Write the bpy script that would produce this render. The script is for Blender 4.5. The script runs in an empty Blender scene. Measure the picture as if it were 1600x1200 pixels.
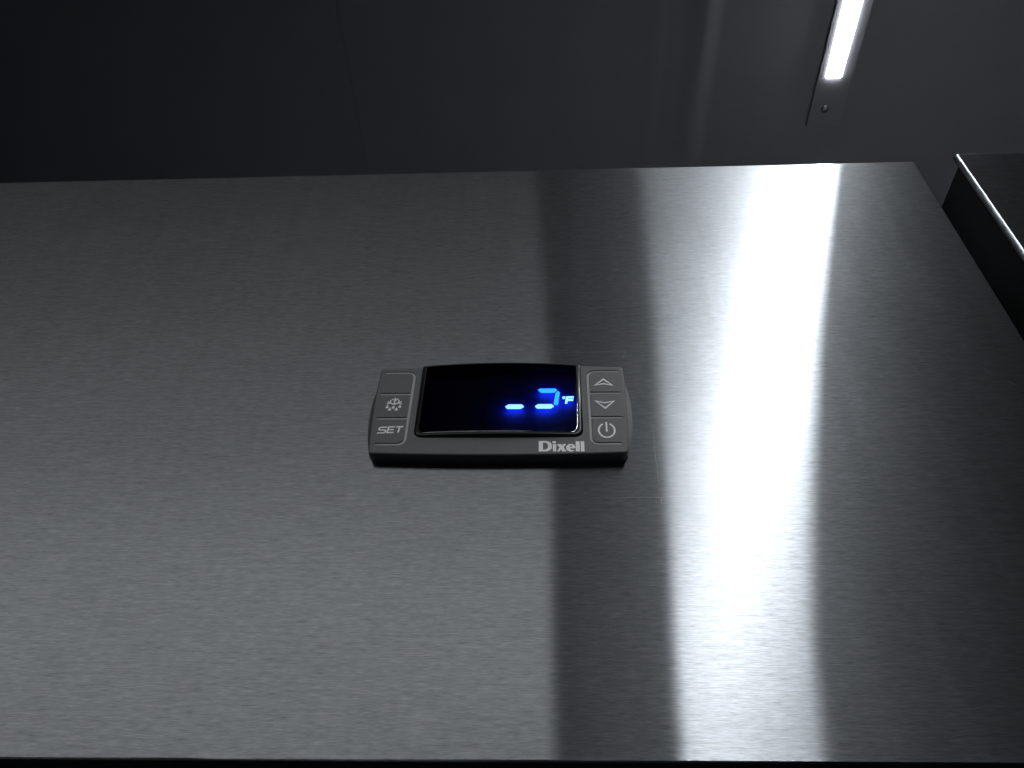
import bpy, bmesh, math, random
from mathutils import Matrix, Vector
from mathutils.geometry import tessellate_polygon

# ------------------------------------------------------------------ camera, world, lamps, exposure
MM = 0.001
CAM_Z = 1.70                      # camera height above the floor (m)
CAM_D = 0.1782                    # camera distance from the freezer front (m)
scene = bpy.context.scene
col = scene.collection

def camera_axes(yaw, pitch, roll):
    f = Vector((math.sin(yaw) * math.cos(pitch), math.cos(yaw) * math.cos(pitch), math.sin(pitch)))
    r = Vector((math.cos(yaw), -math.sin(yaw), 0))
    u = r.cross(f)
    return r * math.cos(roll) + u * math.sin(roll), u * math.cos(roll) - r * math.sin(roll), f

cam_data = bpy.data.cameras.new('camera')
cam = bpy.data.objects.new('camera', cam_data)
col.objects.link(cam)
R_, U_, F_ = camera_axes(math.radians(-3.165), math.radians(43.663), math.radians(1.469))
m = Matrix((R_, U_, -F_)).transposed().to_4x4()
m.translation = Vector((0, -CAM_D, CAM_Z))
cam.matrix_world = m
cam_data.sensor_width = 36.0
cam_data.lens = 1255.2 / 1600 * 36.0
cam_data.clip_start = 0.005
cam_data.clip_end = 100
scene.camera = cam

world = bpy.data.worlds.new('World')
scene.world = world
world.use_nodes = True
bg = world.node_tree.nodes['Background']
bg.inputs['Color'].default_value = (0.78, 0.86, 1.0, 1)
bg.inputs['Strength'].default_value = 0.013

# added area lamp, out of frame: gives the left steel its dim reflection
steel_fill = bpy.data.lights.new('added_steel_fill', 'AREA')
steel_fill.shape = 'RECTANGLE'
steel_fill.size, steel_fill.size_y = 2.2, 0.6
steel_fill.energy = 8.6
steel_fill.color = (0.99, 1.0, 0.975)
pl = bpy.data.objects.new('added_steel_fill', steel_fill)
col.objects.link(pl)
pl.location = (0.007 - 1.1, -1.0, CAM_Z + 0.52)        # faces straight down

vs = scene.view_settings
vs.view_transform = 'Standard'
vs.look = 'None'
vs.exposure = 0
vs.gamma = 1
vs.use_curve_mapping = False
scene.cycles.use_denoising = True
scene.cycles.max_bounces = 8
scene.cycles.sample_clamp_indirect = 4

LED_STRENGTH = 87.0

# ------------------------------------------------------------------ helpers
def tag(o, label=None, cat=None, group=None, kind=None):
    if label: o['label'] = label
    if cat: o['category'] = cat
    if group: o['group'] = group
    if kind: o['kind'] = kind
    return o

def empty(name, loc, rot=(0, 0, 0)):
    o = bpy.data.objects.new(name, None)
    o.empty_display_size = 0.02
    col.objects.link(o)
    o.location = loc
    o.rotation_euler = rot
    return o

def obj(name, bm, mat, parent=None, smooth=False):
    me = bpy.data.meshes.new(name)
    bm.normal_update()
    bm.to_mesh(me)
    bm.free()
    if mat: me.materials.append(mat)
    if smooth:
        for p in me.polygons: p.use_smooth = True
    o = bpy.data.objects.new(name, me)
    col.objects.link(o)
    if parent: o.parent = parent
    return o

def box_uv(bm):
    """u runs along the brushing (x, or y on end faces), v across it"""
    uv = bm.loops.layers.uv.verify()
    for f in bm.faces:
        n = f.normal
        for l in f.loops:
            c = l.vert.co
            l[uv].uv = (c.y, c.z) if abs(n.x) > 0.8 else (c.x, c.z - c.y)

def box(bm, x0, x1, y0, y1, z0, z1):
    r = bmesh.ops.create_cube(bm, size=1, matrix=Matrix.Translation(((x0 + x1) / 2, (y0 + y1) / 2, (z0 + z1) / 2))
                              @ Matrix.Diagonal((x1 - x0, y1 - y0, z1 - z0, 1)))
    return r['verts']

def bevel_where(bm, test, width, seg):
    es = [e for e in bm.edges if test(e)]
    bmesh.ops.bevel(bm, geom=es, offset=width, segments=seg, profile=0.5, affect='EDGES')

# controller space: u right, v up, w towards the viewer, all in millimetres
def L3(u, v, w):
    return Vector((u * MM, -w * MM, v * MM))

def prism(bm, loops, w0, w1, walls=True):
    """flat polygon (first loop) with holes (other loops), raised from w0 to w1"""
    vecs = [[Vector((u, v, 0)) for u, v in lp] for lp in loops]
    flat = [p for lp in vecs for p in lp]
    top = [bm.verts.new(L3(p.x, p.y, w1)) for p in flat]
    for t in tessellate_polygon(vecs):
        a, b, c = (flat[i] for i in t)
        s = (b.x - a.x) * (c.y - a.y) - (b.y - a.y) * (c.x - a.x)
        if abs(s) < 1e-9: continue
        t = t if s > 0 else t[::-1]
        try: bm.faces.new([top[i] for i in t])
        except ValueError: pass
    if walls:
        base = [bm.verts.new(L3(p.x, p.y, w0)) for p in flat]
        k = 0
        for lp in vecs:
            n = len(lp)
            for i in range(n):
                j = (i + 1) % n
                try: bm.faces.new((base[k + i], base[k + j], top[k + j], top[k + i]))
                except ValueError: pass
            k += n

def ring_pts(cu, cv, ru, rv, n=28, a0=0, a1=360):
    full = abs(a1 - a0) >= 360
    m_ = n if full else n + 1
    return [(cu + ru * math.cos(math.radians(a0 + (a1 - a0) * i / n)),
             cv + rv * math.sin(math.radians(a0 + (a1 - a0) * i / n))) for i in range(m_)]

_lift = [0.0]
def lift():
    _lift[0] = (_lift[0] + 0.0021) % 0.03
    return _lift[0]

def ribbon(path, width, closed=False):
    """outline(s) of a mitred ribbon along a path"""
    n = len(path)
    lft, rgt = [], []
    for i in range(n):
        p = Vector(path[i])
        a = Vector(path[(i - 1) % n]) if (closed or i > 0) else None
        b = Vector(path[(i + 1) % n]) if (closed or i < n - 1) else None
        d1 = (p - a).normalized() if a else (b - p).normalized()
        d2 = (b - p).normalized() if b else d1
        nrm = Vector((-d1.y - d2.y, d1.x + d2.x))
        nrm.normalize()
        c = max(0.45, nrm.dot(Vector((-d1.y, d1.x))))
        lft.append(tuple(p + nrm * (width / 2 / c)))
        rgt.append(tuple(p - nrm * (width / 2 / c)))
    return lft, rgt

def stroke(bm, path, width, w0, w1, closed=False):
    l, r = ribbon(path, width, closed)
    h = lift()
    if closed:
        area = sum(l[i][0] * l[(i + 1) % len(l)][1] - l[(i + 1) % len(l)][0] * l[i][1] for i in range(len(l)))
        area2 = sum(r[i][0] * r[(i + 1) % len(r)][1] - r[(i + 1) % len(r)][0] * r[i][1] for i in range(len(r)))
        o, i_ = (l, r) if abs(area) > abs(area2) else (r, l)
        prism(bm, [o, i_], w0, w1 + h)
    else:
        prism(bm, [r + l[::-1]], w0, w1 + h)

# ------------------------------------------------------------------ materials
def new_mat(name):
    mt = bpy.data.materials.new(name)
    mt.use_nodes = True
    nt = mt.node_tree
    nt.nodes.clear()
    out = nt.nodes.new('ShaderNodeOutputMaterial')
    return mt, nt, out

def N(nt, kind, **kw):
    n = nt.nodes.new(kind)
    for k, v in kw.items():
        if k in n.inputs: n.inputs[k].default_value = v
        else: setattr(n, k, v)
    return n

def brushed_steel(name, tint=(0.335, 0.353, 0.376), rough=0.180, seed=0.0):
    mt, nt, out = new_mat(name)
    lk = nt.links.new
    tc = N(nt, 'ShaderNodeTexCoord')
    def noise(scale, detail, rough_=0.6):
        mp = N(nt, 'ShaderNodeMapping')
        mp.inputs['Scale'].default_value = scale
        mp.inputs['Location'].default_value = (seed, seed * 0.7, seed * 1.3)
        lk(tc.outputs['Object'], mp.inputs['Vector'])
        nz = N(nt, 'ShaderNodeTexNoise', Scale=1.0, Detail=detail, Roughness=rough_)
        lk(mp.outputs['Vector'], nz.inputs['Vector'])
        return nz
    fine = noise((330, 900, 4000), 3.0)            # single brush hairs
    mid = noise((90, 400, 1200), 2.0)              # bundles
    broad = noise((7, 20, 22), 3.0)                # slow unevenness
    mix1 = N(nt, 'ShaderNodeMix', data_type='FLOAT')
    mix1.inputs[0].default_value = 0.33
    lk(fine.outputs['Fac'], mix1.inputs[2]); lk(mid.outputs['Fac'], mix1.inputs[3])
    bump = N(nt, 'ShaderNodeBump', Strength=0.10, Distance=0.00005)
    lk(mix1.outputs[0], bump.inputs['Height'])
    # tint: bright and dark hairs
    ramp = N(nt, 'ShaderNodeMapRange')
    ramp.inputs['From Min'].default_value = 0.30; ramp.inputs['From Max'].default_value = 0.70
    ramp.inputs['To Min'].default_value = 0.60; ramp.inputs['To Max'].default_value = 1.26
    lk(mix1.outputs[0], ramp.inputs['Value'])
    br = N(nt, 'ShaderNodeMapRange')
    br.inputs['From Min'].default_value = 0.3; br.inputs['From Max'].default_value = 0.7
    br.inputs['To Min'].default_value = 0.94; br.inputs['To Max'].default_value = 1.05
    lk(broad.outputs['Fac'], br.inputs['Value'])
    mul = N(nt, 'ShaderNodeMath', operation='MULTIPLY')
    lk(ramp.outputs[0], mul.inputs[0]); lk(br.outputs[0], mul.inputs[1])
    hair = noise((150, 700, 2600), 0.0)            # sparse bright scratches along the grain
    hr = N(nt, 'ShaderNodeMapRange')
    hr.inputs['From Min'].default_value = 0.76; hr.inputs['From Max'].default_value = 0.86
    hr.inputs['To Min'].default_value = 0.0; hr.inputs['To Max'].default_value = 0.25
    lk(hair.outputs['Fac'], hr.inputs['Value'])
    add = N(nt, 'ShaderNodeMath', operation='ADD')
    lk(mul.outputs[0], add.inputs[0]); lk(hr.outputs[0], add.inputs[1])
    mul = add
    # wiped smears: long soft marks slanting across the grain
    sm_map = N(nt, 'ShaderNodeMapping')
    sm_map.inputs['Rotation'].default_value = (0, math.radians(28), 0)
    sm_map.inputs['Scale'].default_value = (75, 10, 9)
    lk(tc.outputs['Object'], sm_map.inputs['Vector'])
    smear = N(nt, 'ShaderNodeTexNoise', Scale=1.0, Detail=4.0, Roughness=0.55, Distortion=0.6)
    lk(sm_map.outputs[0], smear.inputs['Vector'])
    smr = N(nt, 'ShaderNodeMapRange')
    smr.inputs['From Min'].default_value = 0.35; smr.inputs['From Max'].default_value = 0.72
    smr.inputs['To Min'].default_value = 0.258; smr.inputs['To Max'].default_value = 0.30
    lk(smear.outputs['Fac'], smr.inputs['Value'])
    warp = noise((9, 9, 5), 1.0)                   # slight unevenness of the sheet
    wb = N(nt, 'ShaderNodeBump', Strength=1.0, Distance=0.00022)
    lk(warp.outputs['Fac'], wb.inputs['Height']); lk(wb.outputs[0], bump.inputs['Normal'])
    vm = N(nt, 'ShaderNodeVectorMath', operation='SCALE')
    vm.inputs[0].default_value = tint
    lk(mul.outputs[0], vm.inputs['Scale'])
    tg = N(nt, 'ShaderNodeTangent', direction_type='UV_MAP')
    sharp = N(nt, 'ShaderNodeBsdfAnisotropic', distribution='GGX', Roughness=rough, Anisotropy=0.86)
    haze = N(nt, 'ShaderNodeBsdfAnisotropic', distribution='GGX', Roughness=0.50, Anisotropy=0.42)
    for s in (sharp, haze):
        lk(vm.outputs[0], s.inputs['Color']); lk(bump.outputs[0], s.inputs['Normal']); lk(tg.outputs[0], s.inputs['Tangent'])
    mx = N(nt, 'ShaderNodeMixShader')
    lk(smr.outputs[0], mx.inputs[0])
    lk(sharp.outputs[0], mx.inputs[1]); lk(haze.outputs[0], mx.inputs[2])
    lk(mx.outputs[0], out.inputs['Surface'])
    return mt

def plastic(name, color, rough, noise_amt=0.12, scale=900, spec=0.4, bump=0.0, metallic=0.0):
    mt, nt, out = new_mat(name)
    lk = nt.links.new
    tc = N(nt, 'ShaderNodeTexCoord')
    nz = N(nt, 'ShaderNodeTexNoise', Scale=scale, Detail=3.0)
    lk(tc.outputs['Object'], nz.inputs['Vector'])
    mr = N(nt, 'ShaderNodeMapRange')
    mr.inputs['To Min'].default_value = 1 - noise_amt; mr.inputs['To Max'].default_value = 1 + noise_amt
    lk(nz.outputs['Fac'], mr.inputs['Value'])
    vm = N(nt, 'ShaderNodeVectorMath', operation='SCALE')
    vm.inputs[0].default_value = color
    lk(mr.outputs[0], vm.inputs['Scale'])
    p = N(nt, 'ShaderNodeBsdfPrincipled', Roughness=rough, Metallic=metallic)
    p.inputs['Specular IOR Level'].default_value = spec
    lk(vm.outputs[0], p.inputs['Base Color'])
    if bump:
        b = N(nt, 'ShaderNodeBump', Strength=bump, Distance=0.0001)
        lk(nz.outputs['Fac'], b.inputs['Height']); lk(b.outputs[0], p.inputs['Normal'])
    lk(p.outputs[0], out.inputs['Surface'])
    return mt

def glow(name, color, strength, grad=None):
    mt, nt, out = new_mat(name)
    lk = nt.links.new
    e = N(nt, 'ShaderNodeEmission', Strength=strength)
    e.inputs['Color'].default_value = (*color, 1)
    tc = N(nt, 'ShaderNodeTexCoord')
    nz = N(nt, 'ShaderNodeTexNoise', Scale=900.0 if grad is None else grad, Detail=1.0)
    mr = N(nt, 'ShaderNodeMapRange')
    mr.inputs['To Min'].default_value = strength * 0.93; mr.inputs['To Max'].default_value = strength * 1.07
    lk(tc.outputs['Object'], nz.inputs['Vector']); lk(nz.outputs['Fac'], mr.inputs['Value'])
    lk(mr.outputs[0], e.inputs['Strength'])
    lk(e.outputs[0], out.inputs['Surface'])
    return mt

def tinted_window(name):
    mt, nt, out = new_mat(name)
    lk = nt.links.new
    tr = N(nt, 'ShaderNodeBsdfTransparent'); tr.inputs['Color'].default_value = (0.42, 0.42, 0.46, 1)
    tc = N(nt, 'ShaderNodeTexCoord')
    nz = N(nt, 'ShaderNodeTexNoise', Scale=350.0, Detail=5.0, Roughness=0.7)
    lk(tc.outputs['Object'], nz.inputs['Vector'])
    mr = N(nt, 'ShaderNodeMapRange')
    mr.inputs['From Min'].default_value = 0.45; mr.inputs['From Max'].default_value = 0.8
    mr.inputs['To Min'].default_value = 0.06; mr.inputs['To Max'].default_value = 0.22
    lk(nz.outputs['Fac'], mr.inputs['Value'])
    gl = N(nt, 'ShaderNodeBsdfAnisotropic', distribution='GGX')
    gl.inputs['Color'].default_value = (0.9, 0.92, 0.95, 1)
    lk(mr.outputs[0], gl.inputs['Roughness'])
    fr = N(nt, 'ShaderNodeFresnel', IOR=1.42)
    mx = N(nt, 'ShaderNodeMixShader')
    lk(fr.outputs[0], mx.inputs[0]); lk(tr.outputs[0], mx.inputs[1]); lk(gl.outputs[0], mx.inputs[2])
    lk(mx.outputs[0], out.inputs['Surface'])
    return mt

STEEL = brushed_steel('brushed_stainless_steel')
STEEL2 = brushed_steel('brushed_stainless_steel_neighbour', seed=3.7)
EDGE = plastic('polished_steel_edge', (0.55, 0.57, 0.58), 0.22, 0.05, 400, metallic=1.0)
BODY_STEEL = plastic('shaded_sheet_steel', (0.012, 0.012, 0.013), 0.7, 0.2, 40, spec=0.15)  # near black: the shade of the unlit cabinet sides is in the colour
DECK = plastic('galvanised_sheet', (0.58, 0.59, 0.61), 0.6, 0.2, 60)
CEIL = plastic('grey_ceiling_paint', (0.168, 0.165, 0.186), 0.36, 0.10, 25, spec=0.5)
SEAM = plastic('dark_seam', (0.015, 0.015, 0.017), 0.8, 0.2, 60)
GREY = plastic('grey_plastic', (0.118, 0.120, 0.126), 0.52, 0.10, 1400, spec=0.35, bump=0.25)
MEMBRANE = plastic('pale_grey_membrane', (0.42, 0.425, 0.42), 0.6, 0.08, 1200, spec=0.3)
PRINT = plastic('pale_print', (0.92, 0.925, 0.94), 0.6, 0.06, 1500, spec=0.2)
PRINT_DIM = plastic('grey_print', (0.78, 0.785, 0.80), 0.6, 0.06, 1500, spec=0.2)
BOARD = plastic('display_board', (0.002, 0.003, 0.03), 0.7, 0.1, 700, spec=0.1)
BLACK = plastic('black_rim', (0.008, 0.008, 0.009), 0.3, 0.1, 700, spec=0.4)
WINDOW = tinted_window('dark_display_window')
CYAN = glow('bright_cyan_segment', (0.42, 1.05, 2.6), 2.5)
BLUE = glow('blue_segment', (0.05, 0.68, 1.8), 1.9)
UNDER = glow('segment_halo_glow', (0.03, 0.10, 1.0), 140.0)  # added glow that makes the halo round the segments
LENS = glow('led_lens', (0.955, 0.985, 1.0), LED_STRENGTH, 30)
SCREW = plastic('screw_metal', (0.25, 0.25, 0.26), 0.35, 0.1, 400, metallic=1.0)
SCRATCH = plastic('scratch', (0.25, 0.25, 0.255), 0.5, 0.2, 300, metallic=1.0)

# ------------------------------------------------------------------ the ceiling
CEIL_Z = CAM_Z + 0.55
ceiling_bm = bmesh.new()
box(ceiling_bm, -1.6, 1.6, -2.4, 1.4, CEIL_Z + 0.0022, CEIL_Z + 0.03)
ceiling = tag(obj('ceiling', ceiling_bm, SEAM), kind='structure')

def ceiling_sheet(x0, x1, streak_ridges=()):
    """thin sheet along y; shallow ridges shaped to imitate streaks of reflected light"""
    bm = bmesh.new()
    xs = [x0, x1]
    for c, wd, dp in streak_ridges:
        xs += [c + wd * (k / 12 - 1) for k in range(25)]
    xs = sorted(xs)
    prof = []
    for x in xs:
        z = CEIL_Z
        for c, wd, dp in streak_ridges:
            t = (x - c) / wd
            if abs(t) < 1: z -= dp * (0.5 + 0.5 * math.cos(math.pi * t))
        prof.append((x, z))
    ys = (-2.4, -1.2, 0.0, 0.6, 1.4)
    rows = [[bm.verts.new((x, y, z)) for x, z in prof] for y in ys]
    for a, b in zip(rows, rows[1:]):
        for i in range(len(xs) - 1):
            bm.faces.new((a[i], b[i], b[i + 1], a[i + 1]))
    g = bmesh.ops.extrude_face_region(bm, geom=list(bm.faces))
    for v in [e for e in g['geom'] if isinstance(e, bmesh.types.BMVert)]: v.co.z = CEIL_Z + 0.002
    bmesh.ops.recalc_face_normals(bm, faces=bm.faces)
    o = obj('panel', bm, CEIL, ceiling, smooth=True)
    o.data.set_sharp_from_angle(angle=math.radians(30))
    return o

SEAM_X = -0.135
ceiling_sheet(-1.6, SEAM_X - 0.00015)
ceiling_sheet(SEAM_X + 0.00015, 1.6, [(0.079, 0.009, 0.0009), (0.110, 0.014, 0.0022)])

# ------------------------------------------------------------------ LED lamp on the ceiling
led = tag(empty('led_strip_light', (0.205, 0.0, CEIL_Z)),
          'glowing white LED strip light mounted on the dark ceiling', 'strip light')
LY0, LY1 = -1.08, 0.088            # lens ends
bm = bmesh.new()
box(bm, -0.0105, 0.0135, LY0 - 0.03, LY1 + 0.037, -0.0022, -0.0002)
bevel_where(bm, lambda e: all(v.co.z < -0.002 for v in e.verts), 0.0003, 2)
obj('mounting_plate', bm, CEIL, led)
bm = bmesh.new()
prof = [(-0.0058, -0.0023), (-0.0058, -0.0027), (-0.0055, -0.0030), (-0.004, -0.0032), (0.004, -0.0032), (0.0055, -0.0030), (0.0058, -0.0027), (0.0058, -0.0023)]
nseg = 28
rows = []
for k in range(nseg + 1):
    y = LY0 + (LY1 - LY0) * k / nseg
    s = 1.0 if 0 < k < nseg else 0.9
    rows.append([bm.verts.new((x * s, y, -0.0023 + (z + 0.0023) * s)) for x, z in prof])
for a, b in zip(rows, rows[1:]):
    for i in range(len(prof)):
        j = (i + 1) % len(prof)
        bm.faces.new((a[i], a[j], b[j], b[i]))
bm.faces.new(rows[0][::-1]); bm.faces.new(rows[-1])
bmesh.ops.recalc_face_normals(bm, faces=bm.faces)
obj('lens', bm, LENS, led)
for sy in (LY1 + 0.024, LY0 - 0.018):
    bm = bmesh.new()
    bmesh.ops.create_uvsphere(bm, u_segments=20, v_segments=10, radius=0.0028,
                              matrix=Matrix.Translation((0.0, sy, -0.0023)) @ Matrix.Diagonal((1, 1, 0.55, 1)))
    sc_ = obj('screw', bm, SCREW, led, smooth=True)
    bm = bmesh.new()
    for ang in (0.4, 0.4 + math.pi / 2):
        vts = box(bm, -0.0014, 0.0014, -0.00025, 0.00025, -0.0003, 0.0003)
        bmesh.ops.rotate(bm, verts=vts, cent=(0, 0, 0), matrix=Matrix.Rotation(ang, 3, 'Z'))
    bmesh.ops.translate(bm, verts=bm.verts, vec=(0.0, sy, -0.0037))
    obj('cross_slot', bm, SEAM, sc_)

# ------------------------------------------------------------------ freezer header panel
Z_TOP = CAM_Z + 0.2915
Z_BOT = CAM_Z + 0.0595
X_R, X_L = 0.1503, -0.536
freezer = tag(empty('freezer', ((X_R + X_L) / 2, 0.0, Z_BOT - 0.15)),
              'brushed stainless steel freezer front with the temperature controller set in it', 'freezer')

def steel_header(x0, x1, y0, zt, zb, mat, parent, top_r, side_r, bot_r, name='header_panel', depth=0.012):
    bm = bmesh.new()
    box(bm, x0, x1, y0, y0 + depth, zb, zt)
    for f in [f for f in bm.faces if f.normal.y > 0.5]: bm.faces.remove(f)
    e_front = lambda e: all(abs(v.co.y - y0) < 1e-6 for v in e.verts)
    bevel_where(bm, lambda e: e_front(e) and all(abs(v.co.z - zb) < 1e-6 for v in e.verts), bot_r, 16)
    bevel_where(bm, lambda e: abs(e.verts[0].co.x - e.verts[1].co.x) < 1e-6 and e_front(e), side_r, 6)
    bevel_where(bm, lambda e: e_front(e) and all(abs(v.co.z - zt) < 1e-6 for v in e.verts), top_r, 5)
    bm.normal_update()
    box_uv(bm)
    o = obj(name, bm, mat, None, smooth=True)
    def nrm(c):
        dx = min(0, c.x - x0 - side_r) + max(0, c.x - x1 + side_r)
        dzb, dzt = min(0, c.z - zb - bot_r), max(0, c.z - zt + top_r)
        r = bot_r if dzb else top_r if dzt else side_r
        return Vector((dx / side_r, min(0, c.y - y0 - r) / r, dzb / bot_r + dzt / top_r)).normalized()
    o.data.normals_split_custom_set([tuple(nrm(o.data.vertices[l.vertex_index].co)) for l in o.data.loops])
    o.parent = parent
    o.matrix_parent_inverse = Matrix.Translation(-Vector(parent.location))
    return o

def attach(o, parent):
    o.parent = parent
    o.matrix_parent_inverse = Matrix.Translation(-Vector(parent.location))
    return o

header = steel_header(X_L, X_R, 0.0, Z_TOP, Z_BOT, STEEL, freezer, 0.0006, 0.0006, 0.0006)
bm = bmesh.new()
box(bm, X_L + 0.001, X_R - 0.001, 0.0122, 0.70, Z_BOT - 0.15, Z_TOP - 0.076)
bevel_where(bm, lambda e: True, 0.001, 2)
attach(obj('cabinet_body', bm, BODY_STEEL), freezer)
bm = bmesh.new()
box(bm, X_L + 0.0015, X_R - 0.0015, 0.0125, 0.699, Z_TOP - 0.0758, Z_TOP - 0.073)
attach(obj('top_sheet', bm, DECK), freezer)

# neighbour to the right
nb = tag(empty('steel_cabinet', (0.45, -0.0027, Z_BOT - 0.15)),
         'neighbouring steel cabinet with a bright rounded edge at the right border', 'cabinet')
steel_header(0.1655, 0.80, -0.0027, Z_TOP + 0.0005, Z_BOT, STEEL2, nb, 0.0007, 0.0015, 0.0006, 'front_panel', 0.0020)
bm = bmesh.new()
box(bm, 0.1657, 0.799, -0.0005, 0.70, Z_BOT - 0.15, Z_TOP - 0.004)
bevel_where(bm, lambda e: True, 0.001, 2)
attach(obj('cabinet_body', bm, BODY_STEEL), nb)
bm = bmesh.new()
box(bm, 0.180, 0.798, 0.0006, 0.699, Z_TOP - 0.0038, Z_TOP - 0.001)
attach(obj('top_sheet', bm, DECK), nb)

# ------------------------------------------------------------------ temperature controller
CU, CV = -0.01304, CAM_Z + 0.15446
ctl = tag(empty('temperature_controller', (CU - 0.00011, 0.0015, CV + 0.00135), (0, math.radians(0.42), 0)),
          'grey digital temperature controller with lit blue display and six buttons', 'controller')
ctl.scale = (1.0085, 1.0085, 1.0085)
FACE = 6.0

def outline(half_top, half_mid, half_bot, top, top_arc, bot, bot_arc, cut_b, cut_t, inset=0.0):
    pts = []
    nB, nS = 24, 14
    def hw(v):
        t = (v - (-16)) / 33.0
        q = 1 - (2 * t - 1) ** 2
        return half_bot + (half_top - half_bot) * t + (half_mid - (half_top + half_bot) / 2) * q - inset
    vb, vt = bot + inset, top - inset
    hb, ht = hw(vb), hw(vt)
    # bottom edge, left to right
    for i in range(nB + 1):
        u = -hb + cut_b + (2 * hb - 2 * cut_b) * i / nB
        pts.append((u, vb - bot_arc * (1 - (u / hb) ** 2)))
    pts.append((hb - cut_b * 0.29, vb + cut_b * 0.29))
    for i in range(nS + 1):
        v = vb + cut_b + (vt - cut_t - vb - cut_b) * i / nS
        pts.append((hw(v), v))
    pts.append((ht - cut_t * 0.29, vt - cut_t * 0.29))
    for i in range(nB + 1):
        u = ht - cut_t - (2 * ht - 2 * cut_t) * i / nB
        pts.append((u, vt + top_arc * (1 - (u / ht) ** 2)))
    pts.append((-ht + cut_t * 0.29, vt - cut_t * 0.29))
    for i in range(nS + 1):
        v = vt - cut_t - (vt - cut_t - vb - cut_b) * i / nS
        pts.append((-hw(v), v))
    pts.append((-hb + cut_b * 0.29, vb + cut_b * 0.29))
    return pts

def loft(bm, rings, cap_first=True, cap_last=True):
    vr = [[bm.verts.new(L3(u, v, w)) for (u, v), w in zip(pts, ws)] for pts, ws in rings]
    n = len(vr[0])
    for a, b in zip(vr, vr[1:]):
        for i in range(n):
            j = (i + 1) % n
            bm.faces.new((a[i], a[j], b[j], b[i]))
    if cap_first: bm.faces.new(vr[0][::-1])
    if cap_last: bm.faces.new(vr[-1])
    return vr

def ol(cut_b, cut_t, inset=0.0, wide=0.0, bot=-16.0):
    return outline(36.5, 36.75 + wide, 35.75, 17.0, 1.25, bot, 0.75, cut_b, cut_t, inset)

bm = bmesh.new()
def flat(pts, w): return (pts, [w] * len(pts))
loft(bm, [flat(ol(1.5, 0.9, 0.05, 1.7, -15.7), 1.3), flat(ol(1.5, 0.9, 0.0, 1.7, -15.7), 2.2), flat(ol(1.3, 0.8, 0.0, 0.25, -15.75), 2.6), flat(ol(0.7, 0.6), 5.35), flat(ol(0.62, 0.6, 0.10), 5.72), flat(ol(0.55, 0.6, 0.28), 5.92), flat(ol(0.5, 0.6, 0.5), FACE)])
bmesh.ops.recalc_face_normals(bm, faces=bm.faces)
body = obj('housing', bm, GREY)

# cutters: the window pocket and the grooves round the buttons
GROWS = (15.15, 6.3, -3.2, -12.75)
GENDS = (34.75, 35.2, 35.0, 34.1)
GU, GW, GD = 26.0, 0.78, 0.60
cutters = []
def cutter(path):
    bm = bmesh.new()
    rings = [[bm.verts.new(L3(u, v, w)) for u, v in capsule(path, wd)] for wd, w in ((GW - 0.1, FACE - GD), (GW, FACE), (GW, FACE + 2))]
    n = len(rings[0])
    bm.faces.new(rings[0][::-1]); bm.faces.new(rings[-1])
    for a, b in zip(rings, rings[1:]):
        for i in range(n):
            bm.faces.new((a[i], a[(i + 1) % n], b[(i + 1) % n], b[i]))
    bmesh.ops.recalc_face_normals(bm, faces=bm.faces)
    cutters.append(obj('cutter', bm, None))

def capsule(path, width):
    l, r = ribbon(path, width)
    d = Vector(path[-1]) - Vector(path[-2]); a = math.degrees(math.atan2(d.y, d.x))
    end = ring_pts(path[-1][0], path[-1][1], width / 2, width / 2, 8, a - 90, a + 90)[1:-1]
    d = Vector(path[0]) - Vector(path[1]); a = math.degrees(math.atan2(d.y, d.x))
    start = ring_pts(path[0][0], path[0][1], width / 2, width / 2, 8, a - 90, a + 90)[1:-1]
    return r + end + l[::-1] + start

for s in (-1, 1):
    rr = 2.0
    path = [(s * GENDS[0], GROWS[0]), (s * (GU + rr), GROWS[0])]
    path += [(s * (GU + rr - rr * math.sin(t)), GROWS[0] - rr + rr * math.cos(t)) for t in [math.radians(a) for a in (15, 30, 45, 60, 75)]]
    path += [(s * GU, GROWS[0] - rr), (s * GU, GROWS[3] + rr)]
    path += [(s * (GU + rr - rr * math.cos(t)), GROWS[3] + rr - rr * math.sin(t)) for t in [math.radians(a) for a in (15, 30, 45, 60, 75)]]
    path += [(s * (GU + rr), GROWS[3]), (s * GENDS[3], GROWS[3])]
    cutter(path)
    for k in (1, 2):
        cutter([(s * (GU + 0.02), GROWS[k] + 0.003), (s * GENDS[k], GROWS[k])])

WT, WB, WR = 23.75, -10.35, 2.4          # window half width, bottom, corner radius
def window_u(n=26):
    us = [-WT + WR * (1 - math.cos(math.radians(a))) for a in (0, 15, 30, 45, 60, 75, 90)]
    midn = [-WT + WR + (2 * WT - 2 * WR) * i / n for i in range(1, n)]
    return us + midn + [-u for u in us[::-1]]
US = window_u()
def win_bottom(u):
    t = max(0.0, abs(u) - (WT - WR))
    return WB + WR - math.sqrt(max(0.0, WR * WR - t * t))
def win_top(u): return 17.0 + 1.25 * (1 - (u / 36.5) ** 2)
def win_ring(inset, wfun, top_extra=0.0):
    k = (WT - inset) / WT
    kb = lambda u: win_bottom(u) + inset
    bot = [(u * k, kb(u)) for u in US]
    top = [(u * k, win_top(u) - inset * 0.45 + top_extra) for u in US[::-1]]
    pts = bot + top
    return pts, [wfun(p[0]) for p in pts]

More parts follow.
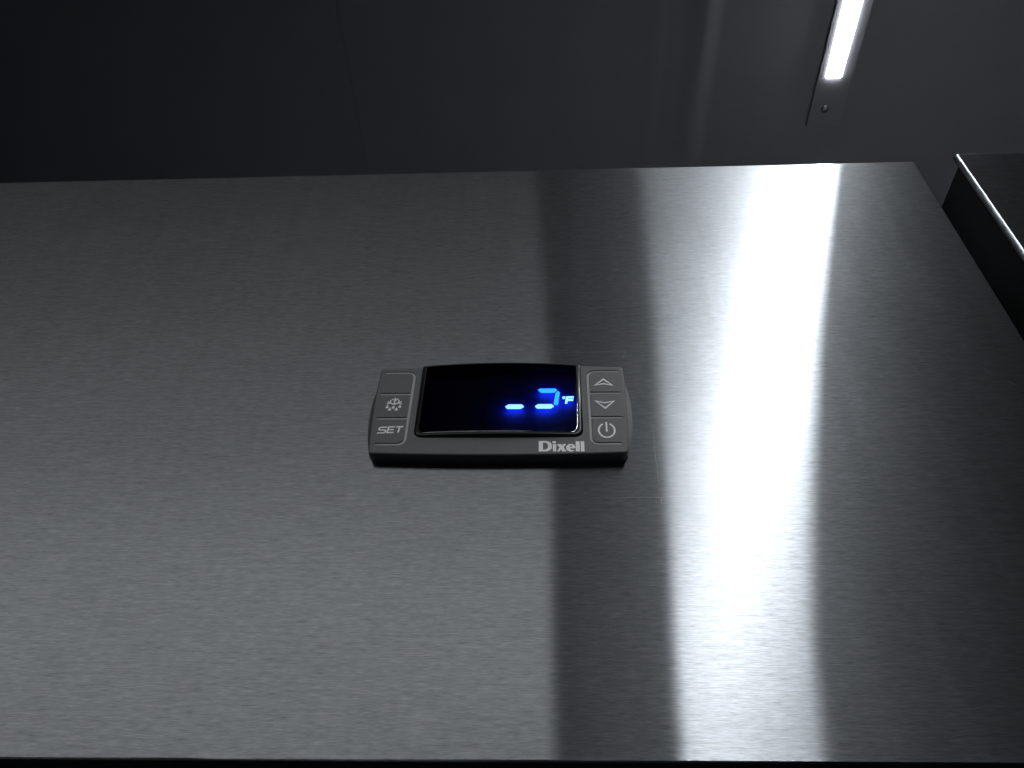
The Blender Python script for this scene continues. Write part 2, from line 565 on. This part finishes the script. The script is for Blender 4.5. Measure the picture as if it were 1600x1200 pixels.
pts, _ = win_ring(-0.12, lambda u: 0, 4.0)
bm = bmesh.new()
lo = [bm.verts.new(L3(u, v, 2.6)) for u, v in pts]; hi = [bm.verts.new(L3(u, v, 12)) for u, v in pts]
n = len(pts)
bm.faces.new(lo[::-1]); bm.faces.new(hi)
for i in range(n): bm.faces.new((lo[i], lo[(i + 1) % n], hi[(i + 1) % n], hi[i]))
bmesh.ops.recalc_face_normals(bm, faces=bm.faces)
cutters.append(obj('cutter', bm, None))

for c in cutters:
    md = body.modifiers.new('cut', 'BOOLEAN')
    md.operation = 'DIFFERENCE'; md.object = c; md.solver = 'EXACT'
dg = bpy.context.evaluated_depsgraph_get()
cut_mesh = bpy.data.meshes.new_from_object(body.evaluated_get(dg))
body.modifiers.clear()
body.data = cut_mesh
for c in cutters:
    me = c.data
    bpy.data.objects.remove(c)
    bpy.data.meshes.remove(me)
if not body.data.materials: body.data.materials.append(GREY)
body.parent = ctl

# display: board, window with its rim, lit segments
bm = bmesh.new()
pts, ws = win_ring(0.05, lambda u: 3.2)
vts = [bm.verts.new(L3(u, v, w)) for (u, v), w in zip(pts, ws)]
lo = [bm.verts.new(L3(u, v, 2.7)) for (u, v) in pts]
bm.faces.new(vts); bm.faces.new(lo[::-1])
for i in range(len(pts)): bm.faces.new((lo[i], lo[(i + 1) % len(pts)], vts[(i + 1) % len(pts)], vts[i]))
bmesh.ops.recalc_face_normals(bm, faces=bm.faces)
display = obj('display', bm, BOARD, ctl)

dome = lambda base: (lambda u: base + 0.75 * (1 - (u / WT) ** 2))
def strip_cap(bm, ring):
    h = len(US)
    b, t = ring[:h], ring[h:][::-1]
    for i in range(h - 1):
        bm.faces.new((b[i], b[i + 1], t[i + 1], t[i]))
bm = bmesh.new()
vr = loft(bm, [win_ring(0.0, lambda u: 2.7), win_ring(0.0, dome(5.75)), win_ring(0.12, dome(6.12)), win_ring(0.42, dome(6.34)), win_ring(0.8, dome(6.38)), win_ring(1.15, dome(6.30))], False, False)
bmesh.ops.recalc_face_normals(bm, faces=bm.faces)
rim = obj('window_rim', bm, BLACK, display, smooth=True)
bm = bmesh.new()
pts, ws = win_ring(1.16, dome(6.29)); p2, w2 = win_ring(1.5, dome(6.36)); p3, w3 = win_ring(1.8, dome(6.37))
vr = loft(bm, [(pts, ws), (p2, w2), (p3, w3)], False, False)
strip_cap(bm, vr[-1])
bm.normal_update()
if sum(f.normal.y for f in bm.faces) > 0: bmesh.ops.reverse_faces(bm, faces=bm.faces)
obj('window_pane', bm, WINDOW, display, smooth=True)

SEGW = 4.95
dv = 0.98                       # the segments lie below the surface
def segment(pts, mat, name='segment'):
    bm = bmesh.new()
    prism(bm, [[(u - 0.05, v + dv) for u, v in pts]], SEGW - 0.25, SEGW)
    # underside glow added to cast the blue halo on the board
    lo = [bm.verts.new(L3(u - 0.05, v + dv, SEGW - 0.25)) for u, v in pts]
    fb = bm.faces.new(lo[::-1])
    fb.material_index = 1
    o = obj(name, bm, mat, display)
    o.data.materials.append(UNDER)
    return o

def hbar(u0, u1, v, h=0.78, sh=0.12):
    c = 0.75
    return [(u0, v), (u0 + c - sh, v - h), (u1 - c - sh, v - h), (u1, v), (u1 - c + sh, v + h), (u0 + c + sh, v + h)]
segment(hbar(1.70, 7.12, 1.12), CYAN)
segment(hbar(10.35, 15.80, 1.17), CYAN)
segment([(11.2, 7.75), (12.1, 6.63), (15.9, 6.63), (16.85, 7.55), (16.3, 8.18), (11.9, 8.18)], BLUE)
segment([(17.15, 7.2), (17.62, 6.5), (17.0, 1.75), (15.95, 1.85), (15.8, 2.3), (16.4, 6.5)], BLUE)
# degree ring and F
bm = bmesh.new()
prism(bm, [[(u, v + dv) for u, v in ring_pts(18.72, 4.55, 0.46, 0.46, 20)], [(u, v + dv) for u, v in ring_pts(18.72, 4.55, 0.22, 0.22, 20)]], SEGW - 0.25, SEGW)
obj('degree_sign', bm, CYAN, display)
sl = 0.09
Fp = [(19.05, 2.3), (19.72, 2.3), (19.86, 3.35), (21.45, 3.35), (21.53, 3.95), (19.94, 3.95), (20.0, 4.38), (21.62, 4.38), (21.7, 5.0), (19.45, 5.0)]
segment(Fp, CYAN, 'letter_f')

# buttons with their print
PW = FACE + 0.06
def rrect(u0, u1, v0, v1, r, s, round_top, round_bot):
    """pad whose inner side (towards the window) carries rounded corners"""
    pts = [(u1, v0), (u1, v1)]
    rt = r if round_top else 0.35
    rb = r if round_bot else 0.35
    pts += [(u0 + rt - rt * math.sin(math.radians(a)), v1 - rt + rt * math.cos(math.radians(a))) for a in (0, 22, 45, 67, 90)]
    pts += [(u0 + rb - rb * math.cos(math.radians(a)), v0 + rb - rb * math.sin(math.radians(a))) for a in (0, 22, 45, 67, 90)]
    if s < 0: pts = [(-u, v) for u, v in pts][::-1]
    return pts
IC = PW + 0.035
buttons = {}
labels = {(-1, 0): 'blank button', (-1, 1): 'button with snowflake and drops sign', (-1, 2): 'button reading SET',
          (1, 0): 'button with up arrow', (1, 1): 'button with down arrow', (1, 2): 'button with power sign'}
for s in (-1, 1):
    for k in range(3):
        bm = bmesh.new()
        g = GW / 2 + 0.05
        loop = rrect(GU + g, min(GENDS[k], GENDS[k + 1]) + 0.1, GROWS[k + 1] + g, GROWS[k] - g, 1.75, s, k == 0, k == 2)
        prism(bm, [loop], FACE - 0.02, PW)
        b = obj('button', bm, GREY, ctl)
        b['label'] = labels[(s, k)]
        buttons[(s, k)] = b

# snowflake with drops
bm = bmesh.new()
cu, cv = -30.75, 2.15
lw = 0.40
def st(path, w=lw): stroke(bm, [(cu + u, cv + v) for u, v in path], w, FACE, IC)
st([(0, -0.1), (0.05, 2.62)])
st([(-0.85, 2.1), (0.04, 1.55)]); st([(0.95, 2.15), (0.04, 1.55)])
for s in (-1, 1):
    st([(0, 0.0), (s * 1.28, 0.62)], 0.44)
    st([(s * 1.22, 0.55), (s * 1.22, 1.72)]); st([(s * 1.2, 0.6), (s * 2.1, 1.08)]); st([(s * 1.2, 0.62), (s * 2.2, 0.12)])
for u, v in ((-1.95, -1.1), (-1.08, -2.05), (-0.12, -1.3), (0.85, -2.05), (1.75, -1.0)):
    r = 0.44
    drop = [(cu + u + r * math.cos(math.radians(a)), cv + v + r * math.sin(math.radians(a))) for a in range(-200, 21, 20)] + [(cu + u + 0.06, cv + v + 0.92)]
    prism(bm, [drop], FACE, IC + lift())
obj('snowflake_sign', bm, PRINT_DIM, buttons[(-1, 1)])

# SET
bm = bmesh.new()
tx = lambda x, y: (-34.3 + (x - 225) / 156.0, -8.85 + (635 - y) / 119.0)
ts = lambda *q: [tx(x, y) for x, y in q]
stroke(bm, ts((640, 365), (390, 368), (325, 390), (290, 430), (300, 475), (345, 492), (520, 488), (575, 505), (592, 550), (560, 600), (500, 618), (230, 622)), 0.45, FACE, IC)
stroke(bm, ts((985, 350), (715, 352), (668, 604), (958, 598)), 0.47, FACE, IC)
stroke(bm, ts((700, 476), (955, 474)), 0.40, FACE, IC)
stroke(bm, ts((1030, 348), (1365, 342)), 0.48, FACE, IC)
stroke(bm, ts((1198, 350), (1160, 605)), 0.52, FACE, IC)
obj('set_lettering', bm, PRINT_DIM, buttons[(-1, 2)])

bm = bmesh.new()
stroke(bm, [(30.5, 11.75), (33.0, 9.28), (30.45, 9.88), (27.95, 9.40)], 0.46, FACE, IC, True)
obj('up_arrow', bm, PRINT, buttons[(1, 0)])
bm = bmesh.new()
stroke(bm, [(27.85, 3.0), (30.48, 2.28), (33.05, 2.88), (30.46, 0.20)], 0.46, FACE, IC, True)
obj('down_arrow', bm, PRINT, buttons[(1, 1)])
bm = bmesh.new()
stroke(bm, ring_pts(30.42, -8.1, 2.22, 2.55, 40, 115, 425), 0.50, FACE, IC)
stroke(bm, [(30.42, -5.1), (30.42, -8.6)], 0.50, FACE, IC)
obj('power_sign', bm, PRINT, buttons[(1, 2)])

# pale membrane seen at the bottom of the grooves
for s in (-1, 1):
    bm = bmesh.new()
    us = sorted((s * 24.9, s * 35.9))
    prism(bm, [[(us[0], -13.6), (us[1], -13.6), (us[1], 16.0), (us[0], 16.0)]], FACE - 0.58, FACE - 0.22)
    obj('button_membrane', bm, MEMBRANE, ctl)

# maker's lettering
bm = bmesh.new()
dx = lambda x, y: (11.45 + (x - 120) / 102.4, -15.55 + (430 - y) / 77.0)
ds = lambda q: [dx(x, y) for x, y in q]
def bowl(x0, x1, yt, yb, e=2.6):
    out = []
    for i in range(17):
        a = math.pi / 2 - math.pi * i / 16
        c, s_ = math.cos(a), math.sin(a)
        out.append((x0 + (x1 - x0) * abs(c) ** (2 / e), (yt + yb) / 2 - (yb - yt) / 2 * math.copysign(abs(s_) ** (2 / e), s_)))
    return out
W1 = FACE + 0.04
prism(bm, [ds([(120, 430), (120, 145)] + bowl(260, 492, 145, 430)), ds([(238, 380), (238, 190)] + bowl(265, 378, 190, 380))], FACE - 0.02, W1)
prism(bm, [ds([(557 + 55 * math.cos(math.radians(a)), 182 + 35 * math.sin(math.radians(a))) for a in range(0, 360, 20)])], FACE - 0.02, W1)
prism(bm, [ds([(515, 430), (515, 235), (615, 235), (615, 430)])], FACE - 0.02, W1)
prism(bm, [ds([(632, 232), (755, 232), (775, 285), (805, 232), (893, 232), (818, 325), (905, 432), (775, 432), (742, 372), (700, 432), (632, 432), (705, 325)])], FACE - 0.02, W1)
el = [(1022 + 132 * math.cos(math.radians(a)), 335 - 106 * math.sin(math.radians(a))) for a in range(-8, 318, 12)]
prism(bm, [ds(el + [(1128, 398), (1070, 398), (1020, 388), (1000, 352)]), ds([(998, 308), (1000, 285), (1022, 268), (1048, 270), (1064, 290), (1066, 308)])], FACE - 0.02, W1)
prism(bm, [ds([(1162, 432), (1162, 158), (1272, 158), (1272, 432)])], FACE - 0.02, W1)
prism(bm, [ds([(1300, 432), (1300, 158), (1405, 158), (1405, 432)])], FACE - 0.02, W1)
obj('maker_lettering', bm, PRINT, ctl)

# ------------------------------------------------------------------ scratches on the steel
def at(px, py):
    """photo pixel on the steel front"""
    d = R_ * ((px - 800) / 1255.2) - U_ * ((py - 600) / 1255.2) + F_
    t = CAM_D / d.y
    return Vector((d.x * t, 0, CAM_Z + d.z * t))
random.seed(4)
def scratch(pxs, width):
    bm = bmesh.new()
    pts = [at(*q) for q in pxs]
    fine = []
    for a, b in zip(pts, pts[1:]):
        for i in range(8): fine.append(a.lerp(b, i / 8) + Vector((random.uniform(-1, 1), 0, random.uniform(-1, 1))) * 0.00008)
    fine.append(pts[-1])
    prev = None
    for i, p in enumerate(fine):
        d = (fine[min(i + 1, len(fine) - 1)] - fine[max(i - 1, 0)]).normalized()
        nn = Vector((-d.z, 0, d.x)) * width / 2 * (0.25 + 0.75 * math.sin(math.pi * (i + 0.3) / (len(fine) + 0.6)))
        cur = [bm.verts.new(p + nn + Vector((0, -0.00006, 0))), bm.verts.new(p - nn + Vector((0, -0.00006, 0)))]
        if prev: bm.faces.new((prev[0], prev[1], cur[1], cur[0]))
        prev = cur
    o = obj('scratch', bm, SCRATCH)
    o.parent = header
    o.matrix_parent_inverse = header.matrix_parent_inverse.inverted() @ Matrix.Identity(4)
    o.matrix_parent_inverse = Matrix.Translation(Vector((0, 0, 0)))
    return o
for pxs, wd in ([((845, 552), (974, 549))], 0.00016), ([((976, 546), (974, 560))], 0.0002), \
        ([((1019, 665), (1024, 712), (1030, 760))], 0.00016), ([((1033, 778), (1034, 788))], 0.00018), ([((946, 779), (1105, 775))], 0.00014), \
        ([((1526, 570), (1548, 582))], 0.00018), ([((1566, 592), (1592, 604))], 0.00020), ([((860, 541), (863, 548))], 0.0002):
    scratch(pxs[0], wd * 0.42)
